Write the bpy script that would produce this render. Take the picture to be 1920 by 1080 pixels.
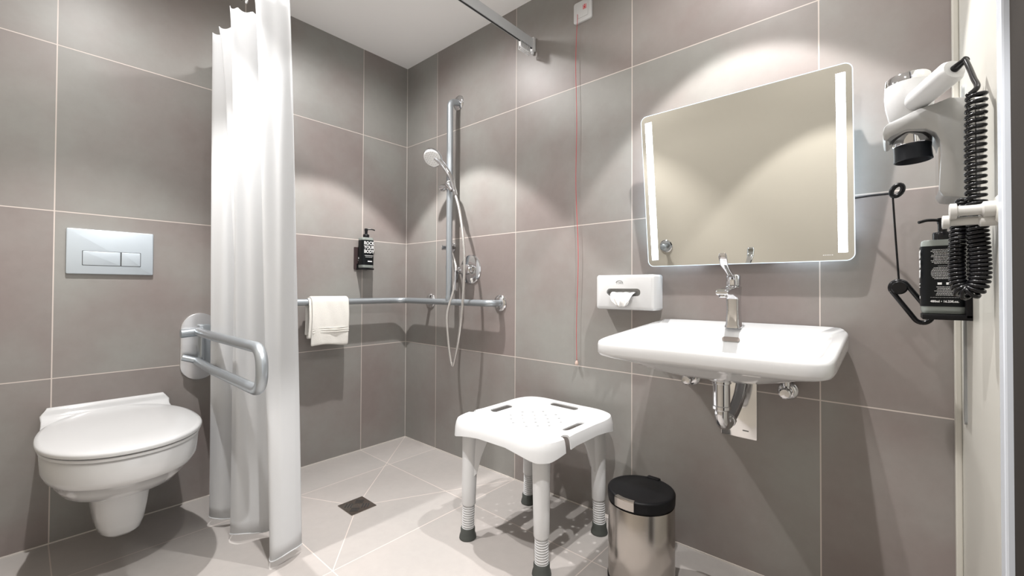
import bpy, bmesh, math, random
from mathutils import Vector, Matrix
random.seed(7)
D = bpy.data
for o in list(D.objects): D.objects.remove(o)
SC = bpy.context.scene
COL = SC.collection
pi = math.pi

# ------------------------------------------------------------------ camera
cam_d = D.cameras.new('camera'); cam = D.objects.new('camera', cam_d); COL.objects.link(cam)
F_PX, YAW, PITCH, ROLL = 809.46, 0.720424, 0.0125285, 0.0043832
Fv = Vector((math.cos(YAW)*math.cos(PITCH), math.sin(YAW)*math.cos(PITCH), math.sin(PITCH)))
Rv = Vector((math.sin(YAW), -math.cos(YAW), 0)); Uv = Rv.cross(Fv)
R2 = Rv*math.cos(ROLL)+Uv*math.sin(ROLL); U2 = -Rv*math.sin(ROLL)+Uv*math.cos(ROLL)
M = Matrix((R2, U2, -Fv)).transposed().to_4x4(); M.translation = Vector((-1.5738, -2.25248, 0.91442))
cam.matrix_world = M
cam_d.sensor_width = 36; cam_d.lens = F_PX/1920*36
cam_d.shift_y = -9.08/1920
cam_d.clip_start = 0.02
SC.camera = cam
# ------------------------------------------------------------------ world, exposure, lamps
W = D.worlds.new('world'); SC.world = W; W.use_nodes = True
W.node_tree.nodes['Background'].inputs['Color'].default_value = (1, 0.995, .985, 1)
W.node_tree.nodes['Background'].inputs['Strength'].default_value = .86
SC.view_settings.view_transform = 'Standard'; SC.view_settings.look = 'None'
SC.view_settings.gamma = 1; SC.view_settings.use_curve_mapping = False
SC.view_settings.exposure = 0.37
SPOT_W, SPILL_W = 92.0, 19.0
H = 2.275
LAMPS = [(-0.56, -0.60), (-0.42, -1.88), (-1.40, -0.68), (-1.31, -2.00)]

# ------------------------------------------------------------------ materials
def mat(name, col=(.8,.8,.8), rough=.5, metal=0.0, **k):
    m = D.materials.new(name); m.use_nodes = True
    b = m.node_tree.nodes['Principled BSDF']
    b.inputs['Base Color'].default_value = (*col, 1); b.inputs['Roughness'].default_value = rough
    b.inputs['Metallic'].default_value = metal
    for key, v in k.items(): b.inputs[key.replace('_', ' ')].default_value = v
    return m
def nd(nt, typ, **k):
    n = nt.nodes.new(typ)
    for a, v in k.items(): setattr(n, a, v)
    return n
def mth(nt, op, a, b=None, clamp=False):
    n = nt.nodes.new('ShaderNodeMath'); n.operation = op; n.use_clamp = clamp
    for i, v in enumerate((a, b)):
        if v is None: continue
        if hasattr(v, 'is_output'): nt.links.new(v, n.inputs[i])
        else: n.inputs[i].default_value = v
    return n.outputs[0]
def noise_bump(m, scale, strength, dist=.002, detail=4):
    nt = m.node_tree; b = nt.nodes['Principled BSDF']
    t = nd(nt, 'ShaderNodeTexCoord'); n = nd(nt, 'ShaderNodeTexNoise'); n.inputs['Scale'].default_value = scale; n.inputs['Detail'].default_value = detail
    nt.links.new(t.outputs['Object'], n.inputs['Vector'])
    bp = nd(nt, 'ShaderNodeBump'); bp.inputs['Strength'].default_value = strength; bp.inputs['Distance'].default_value = dist
    nt.links.new(n.outputs['Fac'], bp.inputs['Height']); nt.links.new(bp.outputs['Normal'], b.inputs['Normal'])
    return m
def tile_mat(name, ax, offs, diag=None, gain=1.06, soft=0.0):
    """ax: the two world axes of the surface; offs: a grout line position on each."""
    m = mat(name, rough=.42); nt = m.node_tree; b = nt.nodes['Principled BSDF']
    g = nd(nt, 'ShaderNodeNewGeometry'); sp = nd(nt, 'ShaderNodeSeparateXYZ'); nt.links.new(g.outputs['Position'], sp.inputs[0])
    mask = None; ids = []
    for a, o in zip(ax, offs):
        s = mth(nt, 'DIVIDE', mth(nt, 'SUBTRACT', sp.outputs[a], o), .6)
        ids.append(mth(nt, 'FLOOR', s))
        d = mth(nt, 'MULTIPLY', mth(nt, 'SUBTRACT', .5, mth(nt, 'ABSOLUTE', mth(nt, 'SUBTRACT', mth(nt, 'FRACT', s), .5))), .6)
        l = mth(nt, 'LESS_THAN', d, .0017)
        mask = l if mask is None else mth(nt, 'MAXIMUM', mask, l)
    if diag:
        x, y = sp.outputs['X'], sp.outputs['Y']
        inside = mth(nt, 'MULTIPLY', mth(nt, 'GREATER_THAN', x, -.897), mth(nt, 'GREATER_THAN', y, -.893))
        px, py = diag
        for qx, qy in ((0, 0), (-.897, 0), (-.897, -.893), (0, -.893)):
            L = math.hypot(qx-px, qy-py); ux, uy = (qx-px)/L, (qy-py)/L
            dx = mth(nt, 'SUBTRACT', x, px); dy = mth(nt, 'SUBTRACT', y, py)
            cr = mth(nt, 'ABSOLUTE', mth(nt, 'SUBTRACT', mth(nt, 'MULTIPLY', dx, uy), mth(nt, 'MULTIPLY', dy, ux)))
            dt = mth(nt, 'ADD', mth(nt, 'MULTIPLY', dx, ux), mth(nt, 'MULTIPLY', dy, uy))
            l = mth(nt, 'MULTIPLY', mth(nt, 'MULTIPLY', mth(nt, 'LESS_THAN', cr, .0017), mth(nt, 'GREATER_THAN', dt, 0)), inside)
            mask = mth(nt, 'MAXIMUM', mask, l)
    cid = nd(nt, 'ShaderNodeCombineXYZ'); nt.links.new(ids[0], cid.inputs[0]); nt.links.new(ids[1], cid.inputs[1])
    wn = nd(nt, 'ShaderNodeTexWhiteNoise', noise_dimensions='3D'); nt.links.new(cid.outputs[0], wn.inputs['Vector'])
    off = nd(nt, 'ShaderNodeVectorMath', operation='SCALE'); nt.links.new(wn.outputs['Color'], off.inputs[0]); off.inputs['Scale'].default_value = 20
    pos = nd(nt, 'ShaderNodeVectorMath', operation='ADD'); nt.links.new(g.outputs['Position'], pos.inputs[0]); nt.links.new(off.outputs[0], pos.inputs[1])
    n1 = nd(nt, 'ShaderNodeTexNoise'); n1.inputs['Scale'].default_value = 1.9; n1.inputs['Detail'].default_value = 5; n1.inputs['Roughness'].default_value = .55
    n2 = nd(nt, 'ShaderNodeTexNoise'); n2.inputs['Scale'].default_value = 26; n2.inputs['Detail'].default_value = 8; n2.inputs['Roughness'].default_value = .7
    for n in (n1, n2): nt.links.new(pos.outputs[0], n.inputs['Vector'])
    r = nd(nt, 'ShaderNodeValToRGB'); nt.links.new(n1.outputs['Fac'], r.inputs[0])
    r.color_ramp.elements[0].position = .36; r.color_ramp.elements[1].position = .64
    r.color_ramp.elements[0].color = ((.212+.02*soft)*gain, (.180+.04*soft)*gain, (.170+.04*soft)*gain, 1); r.color_ramp.elements[1].color = ((.248+.008*soft)*gain, (.243-.006*soft)*gain, (.228-.003*soft)*gain, 1)
    mx = nd(nt, 'ShaderNodeMix', data_type='RGBA', blend_type='MULTIPLY'); mx.inputs['Factor'].default_value = 1
    nt.links.new(r.outputs[0], mx.inputs[6])
    v = mth(nt, 'ADD', mth(nt, 'MULTIPLY', n2.outputs['Fac'], .16), mth(nt, 'ADD', mth(nt, 'MULTIPLY', wn.outputs['Value'], .08), .88))
    cc = nd(nt, 'ShaderNodeCombineXYZ'); [nt.links.new(v, cc.inputs[i]) for i in range(3)]
    nt.links.new(cc.outputs[0], mx.inputs[7])
    m2 = nd(nt, 'ShaderNodeMix', data_type='RGBA'); nt.links.new(mask, m2.inputs['Factor']); nt.links.new(mx.outputs[2], m2.inputs[6]); m2.inputs[7].default_value = (.56, .50, .46, 1)
    nt.links.new(m2.outputs[2], b.inputs['Base Color'])
    h = mth(nt, 'SUBTRACT', mth(nt, 'MULTIPLY', n2.outputs['Fac'], .25), mask)
    bp = nd(nt, 'ShaderNodeBump'); bp.inputs['Strength'].default_value = .35; bp.inputs['Distance'].default_value = .001
    nt.links.new(h, bp.inputs['Height']); nt.links.new(bp.outputs['Normal'], b.inputs['Normal'])
    return m
def emis(name, col, s):
    m = mat(name, (0,0,0)); b = m.node_tree.nodes['Principled BSDF']
    b.inputs['Emission Color'].default_value = (*col, 1); b.inputs['Emission Strength'].default_value = s
    return m
CERAMIC = mat('ceramic', (.60,.605,.61), .12, Coat_Weight=.3)
LIDW = mat('lid_plastic', (.60,.605,.61), .2)
PLAST = noise_bump(mat('white_plastic', (.60,.605,.61), .33), 300, .05)
PLASTG = mat('grey_white_plastic', (.72,.74,.74), .3)
CHROME = mat('chrome', (.66,.66,.67), .06, 1)
DCHROME = mat('dark_chrome', (.42,.42,.43), .08, 1)
STEEL = mat('brushed_steel', (.46,.43,.40), .2, 1, Anisotropic=.6)
SATIN = mat('satin_metal', (.42,.455,.485), .34, .75)
SATINL = mat('satin_plate', (.66,.66,.67), .3, .9)
FLUSH = mat('flush_satin', (.52,.58,.63), .38, .5)
BLACK = mat('black_plastic', (.005,.005,.006), .22, Specular_IOR_Level=.3)
BLACKM = mat('black_matt', (.005,.005,.006), .45, Specular_IOR_Level=.2)
RUBBER = mat('grey_rubber', (.05,.055,.05), .6)
DARK = mat('dark_gap', (.02,.02,.02), .6)
CEIL = noise_bump(mat('ceiling_paint', (.93,.92,.91), .9), 200, .05)
PLASTER = noise_bump(mat('greige_paint', (.46,.42,.36), .85), 150, .08)
JAMB = mat('cream_paint', (.62,.61,.56), .3)
BROWN = mat('brown_frame', (.040,.036,.033), .8, Specular_IOR_Level=.02)
MIRROR = mat('mirror_silver', (.86,.88,.86), .003, 1)
RIM = emis('lit_rim', (.78,.90,1.0), 1.1)
STRIP = emis('led_strip', (.88,.95,1.0), 9.0)
BACKLED = emis('back_led', (.70,.86,1.0), 9.0)
LENS = emis('lamp_lens', (1,.95,.88), 25)
WHITEINK = mat('white_ink', (.75,.75,.75), .5)
GREYINK = mat('grey_ink', (.25,.26,.26), .5)
RED = mat('red_ink', (.60,.04,.05), .5)
REDCORD = mat('red_cord', (.50,.04,.05), .6)
BOTTLE = mat('bottle_plastic', (.30,.33,.31), .2, Transmission_Weight=.25)
LABEL = mat('black_label', (.004,.005,.006), .4, Specular_IOR_Level=.2)
TOWEL = noise_bump(mat('towel_cotton', (.84,.82,.77), .95), 420, .8, .003)
TISSUE = mat('tissue_paper', (.88,.88,.87), .9)
SHADOWGREY = mat('shadow_grey', (.30,.31,.31), .5)
HOSEM = mat('hose_metal', (.62,.60,.58), .25, .8)
WALLA = tile_mat('tiles_left', ('X','Z'), (-.296, -.014))
WALLB = tile_mat('tiles_right', ('Y','Z'), (-.293, -.014))
FLOORM = tile_mat('tiles_floor', ('X','Y'), (-.297, -.293), (-.63, -.565), 1.5, 1.0)
def curtain_mat():
    m = D.materials.new('curtain_fabric'); m.use_nodes = True; nt = m.node_tree; b = nt.nodes['Principled BSDF']
    b.inputs['Base Color'].default_value = (.78,.79,.80,1); b.inputs['Roughness'].default_value = .6
    tr = nd(nt, 'ShaderNodeBsdfTranslucent'); tr.inputs[0].default_value = (.78,.79,.80,1)
    ms = nd(nt, 'ShaderNodeMixShader'); ms.inputs[0].default_value = .42
    t = nd(nt, 'ShaderNodeTexCoord'); n = nd(nt, 'ShaderNodeTexWave', bands_direction='DIAGONAL'); n.inputs['Scale'].default_value = 150
    nt.links.new(t.outputs['Object'], n.inputs['Vector'])
    bp = nd(nt, 'ShaderNodeBump'); bp.inputs['Strength'].default_value = .05; nt.links.new(n.outputs['Fac'], bp.inputs['Height']); nt.links.new(bp.outputs['Normal'], b.inputs['Normal'])
    nt.links.new(b.outputs[0], ms.inputs[1]); nt.links.new(tr.outputs[0], ms.inputs[2])
    nt.links.new(ms.outputs[0], nt.nodes['Material Output'].inputs['Surface'])
    return m
CURT = curtain_mat()

# ------------------------------------------------------------------ helpers
ROOT = {}
def thing(name, label, cat, loc, group=None):
    o = D.objects.new(name, None); COL.objects.link(o); o.location = loc; o.empty_display_size = .05
    o['label'] = label; o['category'] = cat
    if group: o['group'] = group
    ROOT[o.name] = Vector(loc); return o
def link(bm, name, m, parent=None, sharp=35, smooth=True, bevel=0, seg=2):
    bmesh.ops.remove_doubles(bm, verts=bm.verts, dist=1e-6)
    bmesh.ops.recalc_face_normals(bm, faces=bm.faces)
    if bevel:
        es = [e for e in bm.edges if len(e.link_faces) == 2 and e.calc_face_angle(0) > math.radians(30)]
        bmesh.ops.bevel(bm, geom=es, offset=bevel, segments=seg, profile=.5, affect='EDGES', clamp_overlap=True)
    if parent is not None:
        o0 = ROOT[parent.name]
    else:
        vs = [v.co for v in bm.verts]
        o0 = Vector(((min(v.x for v in vs)+max(v.x for v in vs))/2, (min(v.y for v in vs)+max(v.y for v in vs))/2, min(v.z for v in vs)))
    bmesh.ops.translate(bm, verts=bm.verts, vec=-o0)
    me = D.meshes.new(name); bm.to_mesh(me); bm.free()
    for mm in (m if isinstance(m, (list, tuple)) else [m]): me.materials.append(mm)
    if smooth:
        me.shade_smooth(); me.set_sharp_from_angle(angle=math.radians(sharp))
    o = D.objects.new(name, me); COL.objects.link(o)
    if parent is not None: o.parent = parent; ROOT[o.name] = o0
    else: o.location = o0; ROOT[o.name] = o0
    return o
def tag(o, label, cat, group=None):
    o['label'] = label; o['category'] = cat
    if group: o['group'] = group
    return o
def nb(): return bmesh.new()
def box(bm, x0, x1, y0, y1, z0, z1, mtx=None):
    r = bmesh.ops.create_cube(bm, size=1, matrix=Matrix.Translation(((x0+x1)/2, (y0+y1)/2, (z0+z1)/2)) @ Matrix.Diagonal((abs(x1-x0), abs(y1-y0), abs(z1-z0), 1)))
    if mtx: bmesh.ops.transform(bm, matrix=mtx, verts=r['verts'])
    return r['verts']
def loft(bm, rings, cap0=True, cap1=True, closed=True):
    vr = [[bm.verts.new(p) for p in r] for r in rings]; n = len(vr[0])
    for a, b in zip(vr, vr[1:]):
        for i in range(n if closed else n-1):
            j = (i+1) % n
            try: bm.faces.new((a[i], a[j], b[j], b[i]))
            except ValueError: pass
    if cap0: bm.faces.new(vr[0][::-1])
    if cap1: bm.faces.new(vr[-1])
    return vr
def sell(cx, cy, hx, hy, z, p=4, n=64, rot=0):
    out = []
    for i in range(n):
        t = 2*pi*(i+.5)/n; c, s = math.cos(t), math.sin(t)
        out.append(Vector((cx+hx*math.copysign(abs(c)**(2/p), c), cy+hy*math.copysign(abs(s)**(2/p), s), z)))
    return out
def rrect(w, h, r, n=6):
    out = []
    for cx, cy, a0 in ((w/2-r, h/2-r, 0), (-w/2+r, h/2-r, 90), (-w/2+r, -h/2+r, 180), (w/2-r, -h/2+r, 270)):
        for k in range(n+1):
            a = math.radians(a0+90*k/n); out.append((cx+r*math.cos(a), cy+r*math.sin(a)))
    return out
def frame(o, n, up=(0,0,1)):
    n = Vector(n).normalized(); u = Vector(up); r = u.cross(n).normalized(); u = n.cross(r).normalized()
    m = Matrix((r, u, n)).transposed().to_4x4(); m.translation = Vector(o); return m
def plate(bm, mtx, w, h, r, t, n=6, bev=0):
    """rounded plate: outline in the local xy of mtx, from local z 0 to t"""
    o = rrect(w, h, r, n); rings = [[mtx @ Vector((x, y, 0)) for x, y in o]]
    if bev:
        k = max(1-2*bev/w, .2), max(1-2*bev/h, .2)
        rings.append([mtx @ Vector((x, y, t-bev)) for x, y in o])
        rings.append([mtx @ Vector((x*(1-.6*bev/w), y*(1-.6*bev/h), t-.35*bev)) for x, y in o])
        rings.append([mtx @ Vector((x*k[0], y*k[1], t)) for x, y in o])
    else: rings.append([mtx @ Vector((x, y, t)) for x, y in o])
    loft(bm, rings)
def lathe(bm, mtx, prof, n=40):
    """prof: (radius, height) along local z"""
    loft(bm, [[mtx @ Vector((max(r, 1e-5)*math.cos(2*pi*i/n), max(r, 1e-5)*math.sin(2*pi*i/n), h)) for i in range(n)] for r, h in prof])
def catmull(pts, k=8):
    P = [Vector(p) for p in pts]; P = [P[0]*2-P[1]] + P + [P[-1]*2-P[-2]]; out = []
    for i in range(1, len(P)-2):
        a, b, c, d = P[i-1:i+3]
        for j in range(k):
            t = j/k
            out.append(.5*((2*b)+(c-a)*t+(2*a-5*b+4*c-d)*t*t+(3*b-a-3*c+d)*t**3))
    out.append(P[-2]); return out
def fillet(pts, r, k=8):
    P = [Vector(p) for p in pts]; out = [P[0]]
    for a, b, c in zip(P, P[1:], P[2:]):
        u = (a-b); v = (c-b); d = min(r, u.length*.49, v.length*.49); p0 = b+u.normalized()*d; p1 = b+v.normalized()*d
        for j in range(k+1):
            t = j/k; out.append(p0*(1-t)**2+b*2*t*(1-t)+p1*t*t)
    out.append(P[-1]); return out
def tube(bm, path, r, n=16, cap=True):
    P = [Vector(p) for p in path]; rs = r if isinstance(r, (list, tuple)) else [r]*len(P)
    T = []
    for i in range(len(P)):
        a = P[max(i-1, 0)]; b = P[min(i+1, len(P)-1)]; T.append((b-a).normalized())
    up = Vector((0,0,1)) if abs(T[0].z) < .9 else Vector((1,0,0))
    nrm = (up - T[0]*up.dot(T[0])).normalized(); rings = []
    for i, (p, t) in enumerate(zip(P, T)):
        nrm = (nrm - t*nrm.dot(t)).normalized(); bn = t.cross(nrm)
        rings.append([p+(nrm*math.cos(2*pi*j/n)+bn*math.sin(2*pi*j/n))*rs[i] for j in range(n)])
    loft(bm, rings, cap, cap)
def text_mesh(s, size, mtx, name, m, parent, bold=0, ext=.0003, sx=1, spacing=1.0):
    c = D.curves.new('txt', 'FONT'); c.body = s; c.size = size; c.align_x = 'CENTER'; c.align_y = 'CENTER'; c.extrude = ext; c.offset = bold; c.space_character = spacing
    c.resolution_u = 3
    o = D.objects.new('txt', c); COL.objects.link(o); dg = bpy.context.evaluated_depsgraph_get()
    me = D.meshes.new_from_object(o.evaluated_get(dg)); D.objects.remove(o)
    bm = nb(); bm.from_mesh(me); D.meshes.remove(me)
    bmesh.ops.transform(bm, matrix=mtx @ Matrix.Diagonal((sx, 1, 1, 1)), verts=bm.verts)
    return link(bm, name, m, parent, smooth=False)
def boolean(o, cutters):
    """cuts the cutter meshes (list of bmesh) out of object o, mesh data only"""
    for cb in cutters:
        bmesh.ops.recalc_face_normals(cb, faces=cb.faces)
        me = D.meshes.new('cut'); cb.to_mesh(me); cb.free(); c = D.objects.new('cut', me); COL.objects.link(c); c.location = ROOT[o.name]*0
        bmo = o.modifiers.new('b', 'BOOLEAN'); bmo.operation = 'DIFFERENCE'; bmo.object = c; bmo.solver = 'EXACT'
        w = Matrix.Translation(ROOT[o.name]) if o.parent is None else Matrix.Translation(ROOT[o.name])
        me.transform(w.inverted()); keep = o.parent; loc = o.location.copy(); o.parent = None; o.location = (0,0,0)
        bpy.context.view_layer.update(); dg = bpy.context.evaluated_depsgraph_get()
        nm = D.meshes.new_from_object(o.evaluated_get(dg)); o.modifiers.clear(); old = o.data; nm.name = old.name; o.data = nm; D.meshes.remove(old)
        o.parent = keep; o.location = loc; D.objects.remove(c)
    o.data.shade_smooth(); o.data.set_sharp_from_angle(angle=math.radians(35))
def struct(name, bm, m, **k):
    o = link(bm, name, m, None, smooth=False, **k); o['kind'] = 'structure'; return o

# ------------------------------------------------------------------ the room
b = nb(); box(b, -2.35, .12, -3.9, .12, -.1, 0); struct('floor', b, FLOORM)
b = nb(); box(b, -2.35, .12, -3.9, .12, H, H+.1); struct('ceiling', b, CEIL)
b = nb(); box(b, -2.35, .0, 0, .12, 0, H); struct('wall_left', b, WALLA)
b = nb(); box(b, 0, .12, -2.6, .12, 0, H); struct('wall_right', b, WALLB)
b = nb(); box(b, -2.35, -1.93, -3.4, 0, 0, H); struct('wall_opposite', b, PLASTER)
b = nb(); box(b, -.62, 0, -2.6, -2.385, 0, H); struct('wall_doorside', b, JAMB)
b = nb(); box(b, -.655, -.62, -2.62, -2.372, 0, H); struct('trim_1', b, mat('pale_trim', (.62,.66,.72), .25), bevel=.003)
b = nb(); box(b, -.95, -.655, -2.62, -2.380, 0, H); struct('door_1', b, BROWN, bevel=.004)
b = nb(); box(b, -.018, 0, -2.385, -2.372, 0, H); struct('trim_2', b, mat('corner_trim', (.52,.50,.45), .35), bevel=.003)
b = nb(); plate(b, frame((-.105, -2.385, 1.0), (0,1,0)), .022, .80, .011, .004); struct('shadow_strip', b, SHADOWGREY)  # thin grey strip standing in for a shadow cast down this wall
b = nb(); box(b, -.0, -2.2, -.0025, 0, 0, .004); struct('trim_4', b, mat('sealant', (.62,.58,.54), .6))
b = nb(); box(b, -.0025, 0, -2.37, -.0025, 0, .004); struct('trim_5', b, D.materials['sealant'])
b = nb(); box(b, -.002, 0, -.002, 0, .004, H); struct('trim_6', b, D.materials['sealant'])

# ------------------------------------------------------------------ ceiling downlights
for i, (x, y) in enumerate(LAMPS):
    where = ['over the shower corner', 'over the washbasin', 'over the toilet', 'near the room entrance'][i]
    t = thing('ceiling_downlight', 'round recessed ceiling downlight '+where, 'ceiling light', (x, y, H), 'recessed ceiling downlights')
    b = nb(); lathe(b, Matrix.Translation((x, y, H-.006)), [(.036,.006),(.036,0),(.044,0),(.045,.006)]); link(b, 'trim_ring', CHROME, t)
    b = nb(); lathe(b, Matrix.Translation((x, y, H-.003)), [(.001,.003),(.034,.003),(.034,0),(.001,0)]); link(b, 'lens', LENS, t)
    l = D.lights.new('downlight_beam', 'SPOT'); l.energy = SPOT_W*(1.0, .78, .92, .85)[i]; l.spot_size = math.radians(79); l.spot_blend = (.16, .16, .45, .2)[i]; l.shadow_soft_size = .012; l.color = (1, .975, .955)
    lo = D.objects.new('downlight_beam', l); COL.objects.link(lo); lo.parent = t; lo.location = (0, 0, -.03)
    l = D.lights.new('downlight_spill', 'SPOT'); l.energy = SPILL_W*(1, .75, 1, .8)[i]; l.spot_size = math.radians(172); l.spot_blend = .6; l.shadow_soft_size = .035; l.color = (1, .975, .96)
    lo = D.objects.new('downlight_spill', l); COL.objects.link(lo); lo.parent = t; lo.location = (0, 0, -.03)

# ------------------------------------------------------------------ toilet
TX = -1.345
def egg(z, w=.198, y0=-.38, front=.268, back=.36, p=2.15, pb=2.3, ymax=-.06, n=72):
    out = []
    for i in range(n):
        t = 2*pi*(i+.5)/n; c, s = math.cos(t), math.sin(t); q = pb if s > 0 else p
        x = w*math.copysign(abs(c)**(2/q), c); y = (back if s > 0 else front)*math.copysign(abs(s)**(2/q), s)
        out.append(Vector((TX+x, min(y0+y, ymax), z)))
    return out
t = thing('toilet', 'white wall-hung toilet with closed lid on the left wall', 'toilet', (TX, -.0, .11))
b = nb()
R = [egg(.425, .170, ymax=-.001, front=.235, back=.46), egg(.430, .183, ymax=-.001, front=.252, back=.46), egg(.424, .189, ymax=-.001, front=.258, back=.46), egg(.37, .186, ymax=-.001, front=.250, back=.46),
     egg(.352, .178, ymax=-.001, front=.240, back=.46), egg(.345, .166, ymax=-.001, front=.222, back=.46), egg(.318, .158, ymax=-.001, front=.20, back=.46, y0=-.37), egg(.285, .138, ymax=-.001, front=.16, back=.45, y0=-.36),
     egg(.262, .105, ymax=-.001, front=.11, back=.42, y0=-.35), egg(.25, .06, ymax=-.001, front=.06, back=.4, y0=-.33)]
loft(b, R); link(b, 'bowl', CERAMIC, t, sharp=60)
b = nb()
prof = [(0,.30),(0,.484),(-.022,.486),(-.030,.478),(-.034,.462),(-.050,.448),(-.085,.440),(-.13,.436),(-.13,.38),(-.06,.34)]
def bw(y, z): return .164 + (.012 if z < .47 else 0) + max(0, -y-.03)*.05
loft(b, [[Vector((TX+s*bw(y, z), y, z)) for y, z in prof] for s in (-1, -.6, 0, .6, 1)])
link(b, 'rear_ledge', CERAMIC, t, sharp=50, bevel=.004)
b = nb()
loft(b, [egg(z, w, front=f, back=.33) for z, w, f in ((.431,.180,.250),(.433,.192,.262),(.441,.193,.264),(.443,.188,.258))]); link(b, 'seat_ring', LIDW, t, sharp=50)
b = nb()
loft(b, [egg(z, w, front=f, back=.33) for z, w, f in ((.4465,.186,.255),(.447,.197,.269),(.455,.1985,.271),(.460,.196,.268),(.463,.186,.255),(.4645,.10,.14))]); link(b, 'lid', LIDW, t, sharp=50)
b = nb()
def sh(z, w, f, bk=-.12): return [Vector((x, y, z)) for x, y, _ in sell(TX, (f+bk)/2, w, (bk-f)/2, z, 3.2, 48)]
loft(b, [sh(.335,.078,-.42), sh(.26,.077,-.425), sh(.20,.070,-.418), sh(.15,.063,-.408), sh(.125,.056,-.398), sh(.112,.044,-.38), sh(.108,.025,-.35)]); link(b, 'siphon_cover', CERAMIC, t, sharp=60)
for s in (-1, 1):
    b = nb(); lathe(b, frame((TX+s*.075, -.10, .447), (1,0,0)), [(.009,-.02),(.010,-.018),(.010,.018),(.009,.02)], 20); link(b, 'lid_hinge', CHROME, t)

# ------------------------------------------------------------------ flush plate
t = thing('flush_plate', 'satin grey rectangular dual flush plate on the tiled wall above the toilet', 'flush plate', (-1.343, 0, 1.045))
b = nb(); plate(b, frame((-1.343, 0, 1.045), (0,-1,0)), .246, .166, .004, .011, 4, .0025); link(b, 'cover', FLUSH, t)
for nm, x0, x1 in (('large_button', -1.423, -1.319), ('small_button', -1.316, -1.260)):
    b = nb(); plate(b, frame(((x0+x1)/2, -.0108, 1.021), (0,-1,0)), x1-x0+.003, .055, .002, .0005); g = link(b, nm, DARK, t)
    b = nb(); plate(b, frame(((x0+x1)/2, -.011, 1.021), (0,-1,0)), x1-x0, .052, .002, .0018, 4, .0008); link(b, 'button_face', FLUSH, g)

# ------------------------------------------------------------------ folding support rail
t = thing('folding_grab_rail', 'grey folding support rail with oval wall plate right of the toilet', 'grab rail', (-1.06, 0, .66))
b = nb(); plate(b, frame((-1.06, 0, .66), (0,-1,0)), .134, .285, .066, .010, 14, .003); link(b, 'wall_plate', SATINL, t)
b = nb(); box(b, -1.072, -1.028, -.052, -.010, .585, .755); link(b, 'hinge_block', SATIN, t, bevel=.006)
b = nb(); tube(b, [(-1.136,-.052,.722),(-1.134,-.052,.722),(-1.060,-.055,.728)], [.016,.018,.018], 24); link(b, 'upper_pivot', SATIN, t)
b = nb(); tube(b, [(-1.126,-.040,.622),(-1.075,-.058,.604)], .013, 20); link(b, 'lower_pivot', SATIN, t)
b = nb(); tube(b, [(-1.064,-.062,.60),(-1.064,-.062,.73)], .011, 16); link(b, 'upright', SATIN, t)
b = nb(); tube(b, fillet([(-1.076,-.058,.728),(-1.090,-.30,.729),(-1.108,-.880,.736),(-1.108,-.880,.610),(-1.090,-.30,.602),(-1.076,-.058,.602)], .062, 12), .0165, 24); link(b, 'loop_tube', SATIN, t)

# ------------------------------------------------------------------ shower curtain and track
TOPP = [(-.985,-.045),(-1.010,-.085),(-.985,-.130),(-1.035,-.190),(-1.084,-.238),(-1.050,-.270),(-1.015,-.285),(-1.045,-.300),(-1.080,-.306),(-1.048,-.333),(-1.01,-.36),(-1.045,-.43),(-1.090,-.475),(-1.072,-.486),(-1.03,-.50),(-.985,-.515),(-1.00,-.56),(-1.05,-.61),(-1.065,-.655),(-1.02,-.675),(-.985,-.690),(-.975,-.700)]
BOTP = [(-.985,-.045),(-1.012,-.095),(-.985,-.150),(-1.030,-.215),(-1.083,-.275),(-1.060,-.335),(-1.010,-.352),(-.975,-.365),(-.990,-.390),(-1.025,-.405),(-1.050,-.430),(-1.064,-.462),(-1.050,-.500),(-1.015,-.518),(-.975,-.530),(-.955,-.545),(-.965,-.59),(-.99,-.65),(-1.026,-.728),(-1.000,-.748),(-.955,-.738),(-.918,-.712)]
tp = catmull([(*p, 0) for p in TOPP], 8); bp_ = catmull([(*p, 0) for p in BOTP], 8)
ZT, ZB = 1.925, .028
rows = []
for k in range(41):
    f = k/40; z = ZT+(ZB-ZT)*f; s = f**.75; row = []
    for i, (a, c) in enumerate(zip(tp, bp_)):
        p = a.lerp(c, s); w = math.sin(i*.55+f*2.2)*.0035*math.sin(pi*f) ; zz = z
        if k == 0: zz = z - .012*abs(math.sin(i*.39))
        if k == 40: zz = z + .006*math.sin(i*.21)
        row.append(Vector((p.x+w, p.y+w*.5, zz)))
    rows.append(row)
t = thing('shower_curtain', 'white fabric shower curtain gathered in folds between toilet and shower', 'shower curtain', (-1.02, -.5, .03))
b = nb(); loft(b, rows, False, False, False); o = link(b, 'curtain_cloth', CURT, t, sharp=180)
sm = o.modifiers.new('s', 'SOLIDIFY'); sm.thickness = .0012
b = nb()
hem = [Vector((v.x, v.y, v.z+.001)) for v in rows[-1]]
tube(b, hem, .0022, 6); link(b, 'hem', CURT, t)
t = thing('curtain_track', 'grey metal shower curtain track running to the right wall below the ceiling', 'curtain track', (0, -1.0, 2.055))
b = nb()
path = fillet([(-.004,-1.0,0),(-1.02,-1.0,0),(-1.02,-.36,0)], .10, 8)
rr = []
for i, p in enumerate(path):
    a = path[max(i-1,0)]; c = path[min(i+1,len(path)-1)]; d = (c-a).normalized(); n = Vector((-d.y, d.x, 0))
    rr.append([p+n*sx*.007+Vector((0,0,z)) for sx, z in ((-1,2.034),(1,2.034),(1,2.078),(-1,2.078))])
loft(b, rr); link(b, 'rail', mat('track_alu', (.58,.60,.62), .4, .3), t, smooth=False)
b = nb(); rr2 = [[p+(q-p)*1 for q, p in ()] for _ in ()]
tube(b, [Vector((p.x, p.y, 2.0335)) for p in path], .0035, 6); link(b, 'glide_slot', DARK, t)
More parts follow.
